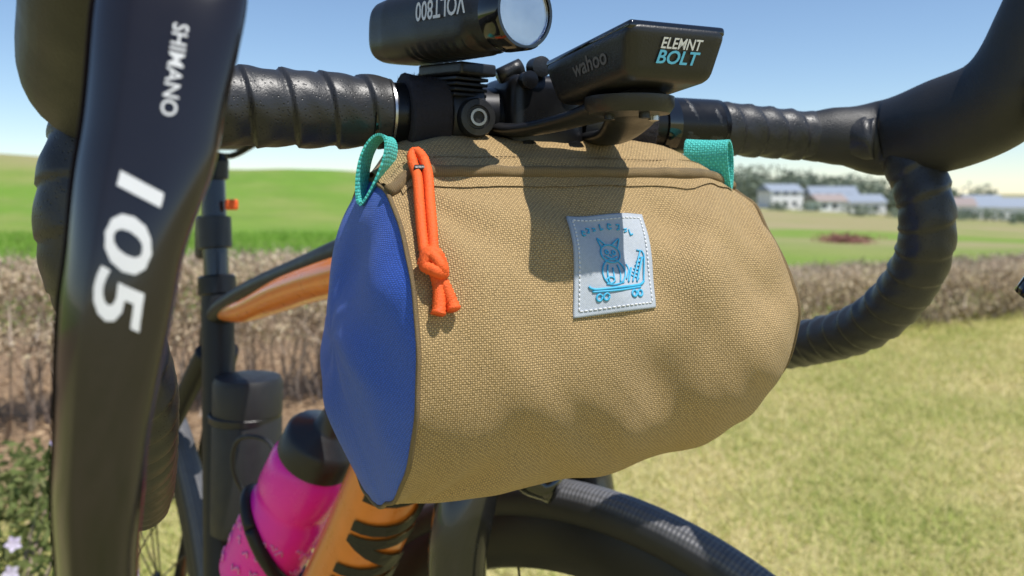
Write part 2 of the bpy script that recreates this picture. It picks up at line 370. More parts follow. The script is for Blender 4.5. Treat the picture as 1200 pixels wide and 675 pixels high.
# ------------------------------------------------------------------ handlebar bag
bag=empty('handlebar_bag',(.02,.43,.84))
BC=V((-.0655,.397,.837)); BW=.19; TMAX=1.065
def bagr(t,ph):
    d=math.degrees(ph); sp_=math.sin(ph)
    R=.0715*(1+.035*math.sin(math.pi*min(1,max(0,t))))
    win=sst(t,-.02,.12)*(1-.5*sst(t,.80,1.1))
    R+=.0195*math.exp(-((d-102)/34)**2)*win
    R+=.003*math.exp(-((d+95)/35)**2)
    e=max(0,(t-.72)/.35); R*=1-(.27-.14*max(0,sp_))*e**3.2
    R*=1-.05*sst(t,.4,1)*max(0,-sp_)
    w=0
    n1=noise.noise(V((t*4.2,ph*.9-t*1.2,2.0))); n2=noise.noise(V((t*2.6-ph*1.3,ph*.9+t*.5,7.7)))
    n3=noise.noise(V((t*7.5+ph*2.6,ph*.9-t*1.0,4.1)))
    w+=.0026*n1+.0036*n2+.0024*n3*sst(t,.05,.35)
    w-=.0048*math.exp(-((t-.60)/.075)**2-((d+8)/26)**2)-.0026*math.exp(-((t-.75)/.07)**2-((d-5)/30)**2)
    # soft diagonal folds on the right half
    fd_=t*6.5-ph*2.2; w+=.0021*math.sin(fd_*2.1+1.5*n1*3)*sst(t,.50,.8)*math.exp(-((d-15)/45)**2)
    for (tc,dc,am,nf,r0,wd_) in ((.95,82,.0021,9,.05,.034),(.0,70,.0014,11,.045,.035),(.05,-80,.0015,10,.04,.03),(.95,-60,.0007,5,.045,.03)):
        dx=(t-tc)*BW; dy=(ph-rad(dc))*.072; an=math.atan2(dy,dx); rr=math.hypot(dx,dy)
        if abs(d-dc)<150: w+=am*math.sin(an*nf+1.0)*math.exp(-((rr-r0)/wd_)**2)
    w*=1-.75*math.exp(-((d-76)/13)**2)
    w+=.0008*math.sin(ph*17)*math.exp(-(t/.03)**2)
    return R+w*(.5+.5*sst(t,0,.12))
def B(t,ph,off=0):
    c=BC+L*(BW*t); r=bagr(t,ph)+off
    return c+F*(r*math.cos(ph))+Z*(r*math.sin(ph))
phs=[rad(-180+1.6*j) for j in range(225)]
surf('main_panel',B,lin(0,TMAX,190),phs,M_tan,bag,closed=True,uvf=lambda t,p:(t*BW,p*.072))
def endcap(t0,sg,bul):
    def f(rho,ph):
        e=B(t0,ph); c=BC+L*(BW*t0); c2=c-F*.006
        p=c2+(e-c2)*rho
        b=bul*(1-rho**2.4)
        d=noise.noise(V((rho*1.5*math.cos(ph),rho*1.5*math.sin(ph),3+sg)))*.006*(1-rho**2)
        xx=rho*math.cos(ph-.5); yy=rho*math.sin(ph-.5)
        fold=.0007*math.sin(ph*7+rho*5)*rho*(1-rho)*3+.0026*math.sin(xx*8+1.4*math.sin(yy*2.5))*(1-rho*rho)
        return p+L*sg*(b+d+fold)
    return f
surf('end_panel',endcap(0,-1,.017),lin(.0,1,50),phs,M_blue,bag,closed=True,uvf=lambda r,p:(r*.072*math.cos(p),r*.072*math.sin(p)))
surf('end_panel',endcap(TMAX,1,.012),lin(.0,1,40),phs,M_blue,bag,closed=True,uvf=lambda r,p:(r*.072*math.cos(p),r*.072*math.sin(p)))
for tt in (0.0,TMAX):
    tube('seam_edge',[B(tt,p,.0003) for p in phs[::3]]+[B(tt,phs[0],.0003)],.0010,M_tan,bag,n=8,ds=.004)
LIPC={}
def lipd(t):
    k=round(t,4)
    if k in LIPC: return LIPC[k]
    tg=.0758-.009*math.exp(-(max(0,t)/.045)**2)-.007*sst(t,.88,1.1)
    d=50
    while d<88 and bagr(t,rad(d))*math.sin(rad(d))<tg: d+=.25
    LIPC[k]=d; return d
TL=1.045
def flap(t,v):
    ld_=lipd(t); ph=rad(ld_+v*(130-ld_))
    o=.0030+.0012*noise.noise(V((t*14,v*4,0)))-.0012*math.exp(-((v-.16)/.05)**2)
    return B(t,ph,o)
surf('lid_flap',flap,lin(.0,TL,150),[0,.02,.04,.06,.08,.1,.13]+lin(.16,1,26),M_tan,bag,uvf=lambda t,v:(t*BW,v*.07+.3))
tube('lid_rolled_hem',[B(t,rad(lipd(t)),.0012+.0007*noise.noise(V((t*18,0,5)))) for t in lin(.0,TL,50)],.0030,M_tan,bag,n=14,ds=.002)
surf('zip_tape',lambda t,v:B(t,rad(lipd(t)-6+v*6),.0009),lin(.03,1.0,80),lin(0,1,4),M_tan,bag,uvf=lambda t,v:(t*BW,v*.009))
tl=lin(.02,1.02,90)
for i in range(len(tl)-1):
    a_,b_=tl[i]+.002,tl[i+1]-.003
    tube('lid_stitching',[B(a_,rad(lipd(a_)+6.5),.0030),B(b_,rad(lipd(b_)+6.5),.0030)],.00028,M_tan,bag,n=5,ds=.01)
def loop(name,base,pathdir,ext,w,h,wid,lean=0):
    pts=[]
    for k in range(41):
        a=2*math.pi*k/40-math.pi/2; x=math.cos(a)*w/2*(.35+.65*(math.sin(a)+1)/2+.25); y=(math.sin(a)+1)/2*h
        pts.append(V(base)+pathdir*(x+lean*y)+Z*y)
    N=len(pts); verts=[];faces=[];uv=[]
    for s in (0,1):
        for i,p in enumerate(pts):
            T=(pts[(i+1)%(N-1)]-pts[(i-1)%(N-1)]).normalized(); nn=T.cross(ext).normalized()*.0011*(1 if s else 0)
            for e in lin(-.5,.5,5):
                verts.append(p+nn+ext*(e*wid)+Z*(.0006*math.sin(e*3+i*.2))); uv.append((i*.0016,e*wid))
    def id(s,i,j): return s*N*5+i*5+j
    for s in (0,1):
        for i in range(N-1):
            for j in range(4): faces.append((id(s,i,j),id(s,i,j+1),id(s,i+1,j+1),id(s,i+1,j)))
    for i in range(N-1):
        for j in (0,4): faces.append((id(0,i,j),id(0,i+1,j),id(1,i+1,j),id(1,i,j)))
    o=mesh_obj(name,verts,faces,M_teal,bag,True,uv); bm_fix(o); o.data.set_sharp_from_angle(angle=rad(50))
loop('webbing_loop',(-.0675,.392,.899),V((.95,-.3,0)).normalized(),V((.25,.97,0)).normalized(),.0135,.032,.013,.30)
loop('webbing_loop',(.107,.460,.907),V((.55,.83,0)).normalized(),V((.90,-.43,0)).normalized(),.009,.025,.023,-.15)
for l,wd in ((-.0595,.020),(.058,.020)):
    lathe('velcro_strap',bp(l-wd/2,-.0,-.001),L,[(0,.016),(0,.0202),(.001,.0210),(wd/2,.0206),(wd-.001,.0212),(wd,.0202),(wd,.016)],M_velcro,bag,n=90,rf=lambda h,a:.0008*math.sin(a*3+h*200)+.0008*noise.noise(V((a*9,h*900,0))))
    rbox('strap_tail',bp(l,-.004,-.024),(L,F,Z),(wd,.026,.020),M_velcro,bag,.002)
# fuzz on the strap (hook-and-loop pile)
nf=2600; fz=[]
for l,wd in ((-.0595,.020),(.058,.020)):
    for i in range(nf):
        a=random.uniform(0,6.283); h=random.uniform(-wd/2,wd/2); e=F*math.cos(a)+Z*math.sin(a)
        p=bp(l+h,0,-.001)+e*.0205; q=p+e*random.uniform(.0005,.0013)+V((random.gauss(0,.0006),random.gauss(0,.0006),random.gauss(0,.0006)))
        s=L*.00012; fz.append([p-s,p+s,q])
np_mesh('strap_pile',np.array([[tuple(v) for v in t3] for t3 in fz]).reshape(-1,3),3,M_velcro,bag)
def cordpath(lst): return [B(t,rad(d),o) for t,d,o in lst]
rfc=lambda s,a:.00025*math.sin(s*3500+a*3)
l7=lipd(.08)
for dt in (-.0125,.0125):
    tube('pull_cord',cordpath([(.078+dt,l7+1,.0060),(.074+dt,l7-6,.0056),(.063+dt,57,.0045),(.052+dt*.9,46,.0035),(.045+dt*.8,37,.0035),(.042+dt*.5,32,.0045)]),.0022,M_orange,bag,n=14,ds=.0006,rf=rfc)
tube('pull_cord_top',cordpath([(.0905,l7+1,.0060),(.086,l7+4.5,.0066),(.078,l7+5.5,.0068),(.069,l7+4.5,.0066),(.0655,l7+1,.0060)]),.0022,M_orange,bag,n=14,ds=.0006,rf=rfc)
kn=[(.022,31,.004),(.032,34,.0075),(.05,33.5,.0085),(.062,30.5,.006),(.056,27.5,.0075),(.038,28,.0085),(.024,30.5,.006),(.036,33,.009),(.052,29,.0095),(.060,27,.006)]
tube('pull_knot',cordpath(kn),.0025,M_orange,bag,n=14,ds=.0006,rf=rfc)
for ends in ([(.044,29,.005),(.05,24,.004),(.047,18,.0035),(.043,15.5,.0035)],[(.048,29,.0055),(.064,24,.0045),(.075,19,.0035),(.078,16.5,.004)]):
    tube('pull_cord_end',cordpath(ends),[.0022,.0024,.0027,.0030],M_orange,bag,n=14,ds=.0006,rf=rfc)
rbox('zip_slider',B(.077,rad(l7-3),.0040),(L,V((0,-.7,.7)).normalized(),V((0,-.7,-.7)).normalized()),(.006,.008,.003),M_black,bag,.001)
# patch
PT0,PT1,PD0,PD1=.402,.622,12.5,50
def PA(x,y,off=.0010):
    t=PT0+(PT1-PT0)*(x-.17*(1-y)); d=PD0+(PD1-PD0)*(y+.05*(x-.5))
    return B(t,rad(d),off)
surf('patch',lambda x,y:PA(x,y,.0011 if 0.001<x<.999 and .001<y<.999 else -.0003),[0,.0015]+lin(.02,.98,30)+[.9985,1],[0,.0015]+lin(.02,.98,30)+[.9985,1],M_patch,bag,uvf=lambda x,y:(x*.04,y*.047))
def stitch(a,b,n):
    for i in range(n):
        p=V(a).lerp(V(b),(i+.18)/n); q=V(a).lerp(V(b),(i+.82)/n)
        tube('patch_stitch',[PA(p.x,p.y,.0013),PA(q.x,q.y,.0013)],.00034,M_white,bag,n=6)
m0=.055
stitch((m0,m0),(1-m0,m0),17); stitch((m0,1-m0),(1-m0,1-m0),17); stitch((m0,m0),(m0,1-m0),21); stitch((1-m0,m0),(1-m0,1-m0),21)
def emb(pl,r=.00038):
    tube('embroidery',[PA(x,y,.0014) for x,y in pl],r,M_cyan,bag,n=6,ds=.001)
def ell(cx,cy,rx,ry,a0=0,a1=360,n=16): return [(cx+rx*math.cos(rad(a0+(a1-a0)*i/n)),cy+ry*math.sin(rad(a0+(a1-a0)*i/n))) for i in range(n+1)]
emb(ell(.47,.575,.135,.10)); emb([(.36,.63),(.33,.74),(.42,.675)]); emb([(.58,.635),(.615,.735),(.51,.675)])
emb(ell(.42,.59,.022,.022,n=8)); emb(ell(.52,.59,.022,.022,n=8)); emb([(.38,.545),(.47,.515),(.56,.545)]); emb([(.455,.56),(.485,.56),(.47,.545)])
emb(ell(.47,.38,.15,.13,-60,240)); emb([(.40,.45),(.38,.36),(.40,.27)]); emb([(.53,.45),(.55,.36),(.53,.27)]); emb([(.46,.42),(.46,.28)]); emb([(.36,.27),(.46,.255),(.58,.27)])
emb(ell(.41,.30,.05,.03,n=8)); emb([(.62,.30),(.68,.40),(.66,.46)])
emb([(.16,.27),(.22,.235),(.5,.225),(.78,.235),(.86,.27)],.0006); emb([(.20,.215),(.5,.20),(.80,.215)],.0005); emb([(.70,.27),(.86,.58)]); emb([(.76,.27),(.88,.52)],.0005); emb([(.64,.27),(.72,.42)],.0005)
for k in range(6): emb([(.70+.025*k,.34+.035*k),(.80+.012*k,.30+.045*k)])
emb([(.82,.60),(.90,.55),(.86,.27)])
for cx in (.28,.36,.70,.78): emb(ell(cx,.155,.032,.030,n=8),.0005)
for k in range(8):
    a=rad(150-17*k); cx=.47+.36*math.cos(a); cy=.70+.17*math.sin(a)
    g=[[(-.02,-.025),(-.02,.025),(.02,.01)],[(-.02,.02),(.02,.02),(.005,-.03)],[(-.02,0),(.02,0)],[(-.02,.03),(-.01,-.02),(.02,-.02)]][k%4]
    emb([(cx+x,cy+y) for x,y in g]); emb([(cx-.015,cy-.03),(cx+.02,cy-.02)])
# ------------------------------------------------------------------ frame
def seg(name,a,b,r,m,**k): return tube(name,[a,V(a).lerp(V(b),.5),b],r,m,bike,**k)
ST=V((-.328,.95,.778)); BB=V((-.285,.85,.27)); AX=V((-.53,1.19,.345)); fd=V((-.63,.777,0)).normalized(); fl=V((.777,.63,0)).normalized()
tube('top_tube_upper',[(-.045,.575,.884),(-.12,.67,.860),(-.19,.765,.834),(-.27,.87,.800),(-.325,.945,.765),(-.352,.985,.71)],[.020,.017,.015,.015,.016,.011],M_bmatt,bike,ratio=.8,up=(0,0,1))
tube('top_tube_lower',[(-.045,.570,.866),(-.12,.664,.843),(-.19,.758,.819),(-.265,.86,.787),ST-Z*.010],[.027,.0235,.0215,.0175,.009],M_opaint,bike,ratio=.72,up=(0,0,1))
tube('down_tube',[(-.06,.60,.775),(-.105,.66,.66),(-.165,.72,.53),(-.225,.785,.40),BB],[.027,.031,.031,.03,.03],M_opaint,bike,n=32,ratio=1.05,up=tuple(fl))
tube('seat_tube',[ST+Z*.02,ST.lerp(BB,.4),BB],[.0175,.018,.02],M_bmatt,bike)
top=ST+V((-.012,.018,.15))
tube('seat_post',[ST+Z*.01,ST.lerp(top,.5),top],.0138,M_bpaint,bike)
lathe('seat_clamp',ST+Z*.012,(top-ST),[(0,.0185),(.002,.0205),(.02,.0205),(.022,.018)],M_alu,bike)
lathe('rear_lamp_mount',ST+(top-ST)*.42,(top-ST),[(0,.015),(.001,.0185),(.035,.0185),(.036,.015)],M_black,bike)
rbox('rear_lamp',ST+(top-ST)*.5+fd*.03,(fl,fd,Z),(.02,.02,.05),M_black,bike,.005)
rbox('post_sticker',ST+(top-ST)*.75+V((.022,-.005,0)),(fl,fd,Z),(.014,.008,.012),M_orange,bike,.003)
def sad(t,a):
    y=(t-.55)*.26; wv=.070*(1-sst(t,.15,.7))+.017; wv*=min(1,max(0,(t+.02)*12))**.5*min(1,max(0,(1.02-t)*12))**.5
    ca,sa=math.cos(a),math.sin(a); h=.016 if sa>0 else .012
    return top+Z*.040-fd*y+fl*(wv*ca)+Z*(h*sa+.006*(1-t)-.012*(abs(ca)**2)*(1-t))
surf('saddle',sad,lin(0,1,30),[2*math.pi*j/24 for j in range(24)],M_rubber,bike,closed=True,capends=True)
for s in (-1,1): tube('saddle_rail',[top+fl*s*.02-fd*.08+Z*.030,top+fl*s*.02+Z*.018,top+fl*s*.022+fd*.09+Z*.028],.0035,M_alu,bike)
lathe('saddle_clamp',top-Z*.01,Z,[(0,.014),(.002,.018),(.022,.018),(.03,.012)],M_alu,bike)
for s in (-1,1):
    seg('seat_stay',ST+fl*s*.012-Z*.05,AX+fl*s*.065,[.012,.010,.009],M_bmatt)
    seg('chain_stay',BB+fl*s*.03,AX+fl*s*.065,[.013,.011,.009],M_opaint)
dA=V((-.105,.66,.66)); dB=V((-.225,.785,.40)); dd=(dB-dA).normalized(); dn=dd.cross(fl).normalized()
if dn.y>0: dn=-dn
side=(-fl)
DTc=catmull([(-.06,.60,.775),(-.105,.66,.66),(-.165,.72,.53),(-.225,.785,.40)],[.027,.031,.031,.03],.004); DT0=26
def dtext(x,y):
    C2,R2=DTc; i=max(0,min(len(C2)-1.01,x*250+DT0)); k=int(i); p=C2[k].lerp(C2[k+1],i-k)
    al=y/.031
    return p+(side*math.sin(al+.15)+dn*math.cos(al+.15))*(R2[k]*1.05+.0012)
text_map('down_tube_lettering','MUNDE',lambda x,y:dtext(.035+x*.060,y*.072),M_bmatt,bike,shear=.25,bold=.035,cuts=.15)
lathe('chainring',BB-fl*.045,fl,[(0,.06),(0,.095),(.003,.097),(.003,.06)],M_alu,bike,n=60)
lathe('cassette',AX-fl*.04,fl,[(0,.02),(.001,.03),(.004,.032),(.012,.045),(.02,.055),(.021,.02)],M_steel,bike,n=40)
seg('crank_arm',BB-fl*.06,BB-fl*.065+V((-.06,.08,-.13)),[.014,.011,.012],M_gloss)
tube('gear_cable',[(-.245,.87,.56),(-.275,.85,.62),(-.27,.84,.66),(-.235,.82,.665),(-.21,.79,.64)],.0022,M_rubber,bike)
def wheel(nm,c,fdir,R=.3455,rs=.0158):
    fdir=V(fdir).normalized(); lat=fdir.cross(Z).normalized(); c=V(c)
    def T(u,v):
        a=v*2*math.pi; d=fdir*math.sin(u)+Z*math.cos(u)
        rr=(R-rs)+rs*-math.cos(a)*1.0; return c+d*rr+lat*(rs*math.sin(a)*.97)
    surf(nm+'_tyre',T,lin(0,2*math.pi,200),[j/40 for j in range(41)],M_tyre,bike,uvf=lambda u,v:(u*R,v))
    def Rm(u,v):
        P=[(-.009,-.012),(-.012,-.02),(-.012,-.036),(-.006,-.055),(0,-.058),(.006,-.055),(.012,-.036),(.012,-.02),(.009,-.012)]
        x,y=P[int(v)]; d=fdir*math.sin(u)+Z*math.cos(u); return c+d*(R-.012+y)+lat*x
    surf(nm+'_rim',Rm,lin(0,2*math.pi,200),list(range(9)),M_bmatt,bike)
    lathe(nm+'_hub',c-lat*.05,lat,[(0,.008),(.01,.012),(.015,.022),(.02,.014),(.08,.014),(.085,.022),(.09,.012),(.1,.008)],M_alu,bike)
    for k in range(24):
        a=2*math.pi*k/24; a2=a+(.35 if k%2 else -.35); d=fdir*math.sin(a)+Z*math.cos(a); d2=fdir*math.sin(a2)+Z*math.cos(a2)
        s=.035 if (k//2)%2 else -.035
        tube(nm+'_spoke',[c+lat*s+d2*.02,c+d*(R-.065)],.0011,M_alu,bike,n=6,ds=1)
wf=V((.766,-.643,0)); wl=V((.643,.766,0)); WC=V((.06,.62,.3455))
wheel('front_wheel',WC,wf); wheel('rear_wheel',AX,-fd)
tube('fork_crown',[HB+Z*.02,V((-.02,.61,.735)),V((.012,.635,.722)),V((.04,.665,.715))],[.030,.027,.024,.018],M_bpaint,bike,n=28)
tube('fork_blade',[(-.01,.605,.745),(-.032,.588,.69),(-.036,.58,.62),(-.01,.573,.48),WC-wl*.05],[.020,.021,.020,.015,.010],M_bpaint,bike,n=28)
tube('fork_blade',[(.03,.665,.73),(.058,.69,.69),(.07,.68,.62),(.09,.67,.48),WC+wl*.05],[.018,.019,.018,.015,.010],M_bpaint,bike,n=28)
for k,(o,m) in enumerate(((-.0150,M_printb),(-.0175,M_print))):
    tube('fork_stripe',[V((-.031+o*.80,.588-.0125+k*.003,.70)),V((-.036+o*.82,.58-.0125+k*.003,.62)),V((-.01+o*.6,.573-.009+k*.002,.48))],.0018,m,bike,n=8)
seg('caliper',(.0,.60,.715),(.03,.585,.70),[.012,.014,.010],M_gloss)
# ------------------------------------------------------------------ bottles
bt=empty('water_bottle',(-.19,.76,.64))
bd=V((.45,-.30,.84)).normalized(); bo=V((-.19,.76,.64))-bd*.105
lathe('body',bo,bd,[(0,.030),(.003,.0355),(.06,.0365),(.085,.0365),(.090,.034),(.098,.034),(.103,.0365),(.135,.0365),(.142,.033),(.146,.030)],M_pink,bt,n=48)
lathe('cap',bo+bd*.143,bd,[(0,.031),(.001,.0345),(.022,.0345),(.027,.031),(.034,.016),(.037,.014),(.05,.012),(.053,.009)],M_black,bt,n=48,rf=lambda h,a:.0004*math.sin(a*24) if h<.023 else 0)
_,bx,by=basis(bd)
for k in range(70):
    a=random.uniform(0,6.28); h=random.uniform(.012,.075); r=.0368
    p=[bo+bd*(h+.003*math.sin(j*2.1+k))+(bx*math.cos(a+j*.06)+by*math.sin(a+j*.06))*r for j in range(4)]
    tube('print_mark',p,.0009,M_pinkl,bt,n=5,ds=.003)
cage=empty('bottle_cage',(-.18,.75,.6))
tube('band',[bo+bd*(.045+.035*math.sin(a+2.2))+(bx*math.cos(a)+by*math.sin(a))*.0385 for a in lin(0,6.283,30)],.006,M_bmatt,cage,n=10,ratio=1.0)
tb=empty('tool_canister',(-.285,.90,.6)); cb=V((-.283,.905,.545))
lathe('body',cb,V((.02,0,1)),[(0,.030),(.004,.036),(.12,.036),(.124,.034),(.126,.036),(.158,.036),(.164,.033),(.166,.02)],M_rubber,tb,n=44)
lathe('latch_band',cb+Z*.118,V((.02,0,1)),[(0,.0365),(.001,.0375),(.007,.0375),(.008,.0365)],M_black,tb,n=44)
# ------------------------------------------------------------------ terrain
def hedge_y(x): return 4.33+.564*x
def terr(x,y):
    s1=np.clip((y-16)/28,0,1); s1=s1*s1*(3-2*s1); s2=np.clip((-x+3)/14,0,1); s2=s2*s2*(3-2*s2)
    r=np.clip((y-9)/22,0,1); r=r*r*(3-2*r)
    h=2.35*s1*s2+.45*s1*s2*np.sin(x*.16+1)+.5*s1*np.clip((-x-10)/15,0,1)
    h=h-np.minimum(.05*np.clip(x,0,None),9)*r
    return h+.012*np.sin(x*2.1)*np.cos(y*1.7)
def axis_pts(far,near=8,step=.25):
    a=list(np.arange(0,near,step)); s=step
    while a[-1]<far: s*=1.12; a.append(a[-1]+s)
    return np.array(a)
xa=axis_pts(2500); xs=np.concatenate([-xa[::-1][:-1],xa]); ya=axis_pts(3500); ys=np.concatenate([-ya[::-1][:-1],ya])
X,Y=np.meshgrid(xs,ys,indexing='ij'); H=terr(X,Y)
vv=np.stack([X,Y,H],-1).reshape(-1,3); ny=len(ys); fa=[(i*ny+j,(i+1)*ny+j,(i+1)*ny+j+1,i*ny+j+1) for i in range(len(xs)-1) for j in range(ny-1)]
def ground_mat():
    t=NT('grass_ground'); oc=t.coord('Object'); sp=t.n('ShaderNodeSeparateXYZ'); t.l(oc,sp.inputs[0]); x,y=sp.outputs[0],sp.outputs[1]
    n1=t.noise(1.3,5,.65); n2=t.noise(28,6,.7); n3=t.noise(.06,4,.6); n4=t.noise(.7,5,.7); n5=t.noise(.25,5,.7)
    lawn=t.mix(t.ramp(n1,.42,.68),(.58,.50,.24),(.28,.33,.08)); lawn=t.mix(t.ramp(n2,.3,.75),t.mix(.5,lawn,(.26,.20,.08)),lawn)
    d=t.math('SUBTRACT',y,t.math('ADD',t.math('MULTIPLY',x,.564),4.5))
    fld=t.mix(t.ramp(n3,.42,.6),(.17,.31,.04),(.27,.33,.08)); fld=t.mix(t.math('MULTIPLY',t.ramp(n4,.4,.65),.45),fld,(.13,.22,.04))
    fld=t.mix(t.math('MULTIPLY',t.ramp(n5,.45,.62),.5),fld,(.33,.33,.12))
    mp=t.n('ShaderNodeMapping'); mp.inputs['Scale'].default_value=(.004,.05,1); t.l(oc,mp.inputs[0]); st=t.noise(1,3,.5,mp.outputs[0])
    rm=t.math('MULTIPLY',t.ramp(st,.46,.54),t.ramp(x,1,9))
    fld=t.mix(rm,fld,(.38,.32,.18))
    ridge=t.math('MULTIPLY',t.ramp(y,34,42),t.ramp(t.noise(.12,4),.35,.5)); fld=t.mix(ridge,fld,(.36,.31,.16))
    fld=t.mix(t.math('MULTIPLY',t.ramp(n2,.35,.7),.3),fld,(.10,.13,.03))
    col=t.mix(t.ramp(d,0,.8),lawn,fld)
    lit=t.math('MULTIPLY',t.ramp(d,-1.5,-.7),t.ramp(x,.3,-.5)); lit=t.math('MULTIPLY',lit,t.ramp(d,3.6,2.6))
    col=t.mix(lit,col,t.mix(n2,(.15,.09,.05),(.42,.30,.19)))
    t.color(col); t.b.inputs['Roughness'].default_value=.95; t.b.inputs['Specular IOR Level'].default_value=.1
    t.bump(n2,.6,.03); return t.m
mesh_obj('ground',vv,fa,ground_mat(),None,True)
def blades(name,n,x0,x1,y0,y1,h0,h1,mat,filt):
    x=rng.uniform(x0,x1,n); y=y0+(y1-y0)*rng.uniform(0,1,n)**1.3
    k=filt(x,y); x=x[k];y=y[k]; n=len(x)
    z=terr(x,y); a=rng.uniform(0,2*np.pi,n); h=rng.uniform(h0,h1,n); w=.0022+.001*y/3; le=rng.normal(0,.9,(n,2))*h[:,None]
    v=np.empty((n,3,3)); v[:,0]=np.stack([x-np.cos(a)*w,y-np.sin(a)*w,z-.003],-1); v[:,1]=np.stack([x+np.cos(a)*w,y+np.sin(a)*w,z-.003],-1)
    v[:,2]=np.stack([x+le[:,0],y+le[:,1],z+h],-1); return np_mesh(name,v.reshape(-1,3),3,mat)
M_blade=island('grass_blades',[(.88,.78,.46),(.78,.69,.36),(.64,.60,.24),(.42,.48,.13),(.24,.33,.07)],nscale=1.4,trans=.35)
blades('lawn_grass',260000,-2.4,5.5,1.6,7.4,.010,.034,M_blade,lambda x,y:(y<hedge_y(x)+.1)&(x>-.66*y-.2)&(x<.66*y+.3)&~((x<-.1)&(y>hedge_y(x)-1.1)))
M_blade2=island('field_grass',[(.26,.42,.06),(.19,.36,.05),(.12,.25,.035)],nscale=.5,trans=.3)
blades('meadow_grass',60000,-12,2,3.0,18,.04,.13,M_blade2,lambda x,y:(y>hedge_y(x)+3.2)&(x>-.7*y)&(x<.0*y+.3))
def quads(cx,cy,cz,s,asp=.6,flat=1.0):
    n=len(cx); u=rng.normal(size=(n,3)); u[:,2]*=flat; u/=np.linalg.norm(u,axis=1)[:,None]; r=rng.normal(size=(n,3)); v=np.cross(u,r); v/=np.linalg.norm(v,axis=1)[:,None]
    if flat<1: v[:,2]*=.4
    c=np.stack([cx,cy,cz],-1); u=u*s[:,None]; v=v*(s*asp)[:,None]
    return np.stack([c-u,c+v*.8,c+u,c-v*.8],1)
n=18000; x=rng.uniform(-3.4,.2,n); y=hedge_y(x)+rng.uniform(-1.3,2.4,n); s=rng.uniform(.006,.02,n)
np_mesh('leaf_litter',quads(x,y,terr(x,y)+.008,s,.6,.15).reshape(-1,3),4,island('dry_leaves',[(.14,.08,.05),(.36,.24,.14),(.56,.42,.27)],nscale=5))
# ------------------------------------------------------------------ hedge
M_twig=island('twigs',[(.18,.13,.10),(.36,.28,.22),(.55,.45,.35)],nscale=5)
M_hleaf=island('hedge_leaves',[(.36,.26,.17),(.60,.47,.32),(.78,.66,.48),(.50,.46,.22)],nscale=4,trans=.35)
hedge=empty('hedge',(0,4.4,0))
def hh(x): return np.interp(x,[-3,-1,1.5,7],[.66,.64,.42,.38])
qs=[]
def strips(a,b,w):
    d=b-a; r=rng.normal(size=a.shape); v=np.cross(d,r); v/=np.linalg.norm(v,axis=1)[:,None]; v=v*w[:,None]
    return np.stack([a-v,a+v,b+v*.6,b-v*.6],1)
ns=900; x=rng.uniform(-4,7.5,ns); yy=hedge_y(x)+rng.normal(0,.10,ns); top_=hh(x)
cur=np.stack([x,yy,terr(x,yy)-.02],-1); w=rng.uniform(.005,.011,ns)
for k in range(5):
    nx=cur+np.stack([rng.normal(0,.035,ns),rng.normal(0,.045,ns),top_*.2],-1)
    qs.append(strips(cur,nx,w)); qs.append(strips(cur,nx,w)); cur=nx; w=w*.78
nt=28000; x=rng.uniform(-4,7.5,nt); hz=hh(x)*rng.uniform(.3,1,nt)**.7; o=rng.normal(0,.16,nt); yy=hedge_y(x)+np.clip(o,-.33,.33)
a=np.stack([x,yy,hz+terr(x,yy)],-1); d=rng.normal(size=(nt,3)); d[:,2]=abs(d[:,2])+.5; d/=np.linalg.norm(d,axis=1)[:,None]; a=a-d*.04
b=a+d*rng.uniform(.04,.13,nt)[:,None]; b[:,2]=np.minimum(b[:,2],hh(x)+.02+rng.uniform(0,.03,nt)); qs.append(strips(a,b,rng.uniform(.0012,.003,nt)))
np_mesh('branches',np.concatenate(qs).reshape(-1,3),4,M_twig,hedge)
nl=120000; x=rng.uniform(-4,7.5,nl); lo=np.interp(x,[-3,0,2,7],[.45,.4,.1,.05]); hz=hh(x)*(lo+(1.0-lo)*rng.uniform(0,1,nl)**.65)
yy=hedge_y(x)+np.clip(rng.normal(0,.19,nl),-.36,.36); cl=np.array([noise.noise(V((p*3.1,q*3,r*5))) for p,q,r in zip(x,yy,hz)])
k=cl>-.22; x=x[k];yy=yy[k];hz=hz[k]
np_mesh('foliage',quads(x,yy,hz+terr(x,yy),rng.uniform(.007,.016,len(x))).reshape(-1,3),4,M_hleaf,hedge)
# ------------------------------------------------------------------ distant trees, houses, red shrubs
M_far=island('distant_foliage_hazed',[(.13,.17,.15),(.18,.22,.17),(.23,.27,.19),(.29,.30,.23)],nscale=.08)  # grey-green with distance haze painted into the base colours
Q=[]
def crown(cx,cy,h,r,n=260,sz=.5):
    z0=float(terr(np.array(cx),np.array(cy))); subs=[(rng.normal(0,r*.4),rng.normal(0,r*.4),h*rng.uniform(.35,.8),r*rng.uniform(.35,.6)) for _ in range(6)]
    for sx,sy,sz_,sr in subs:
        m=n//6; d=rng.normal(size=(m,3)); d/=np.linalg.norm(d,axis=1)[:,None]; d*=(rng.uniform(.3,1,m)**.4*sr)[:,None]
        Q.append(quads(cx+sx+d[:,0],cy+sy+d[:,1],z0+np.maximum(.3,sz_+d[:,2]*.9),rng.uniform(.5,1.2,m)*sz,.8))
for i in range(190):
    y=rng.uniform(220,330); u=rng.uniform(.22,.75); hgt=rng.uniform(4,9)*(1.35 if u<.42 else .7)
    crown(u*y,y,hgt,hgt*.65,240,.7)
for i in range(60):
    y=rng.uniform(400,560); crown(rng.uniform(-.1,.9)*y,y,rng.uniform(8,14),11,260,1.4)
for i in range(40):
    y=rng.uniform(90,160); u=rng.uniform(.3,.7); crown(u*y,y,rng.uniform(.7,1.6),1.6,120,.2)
np_mesh('distant_trees',np.concatenate(Q).reshape(-1,3),4,M_far)
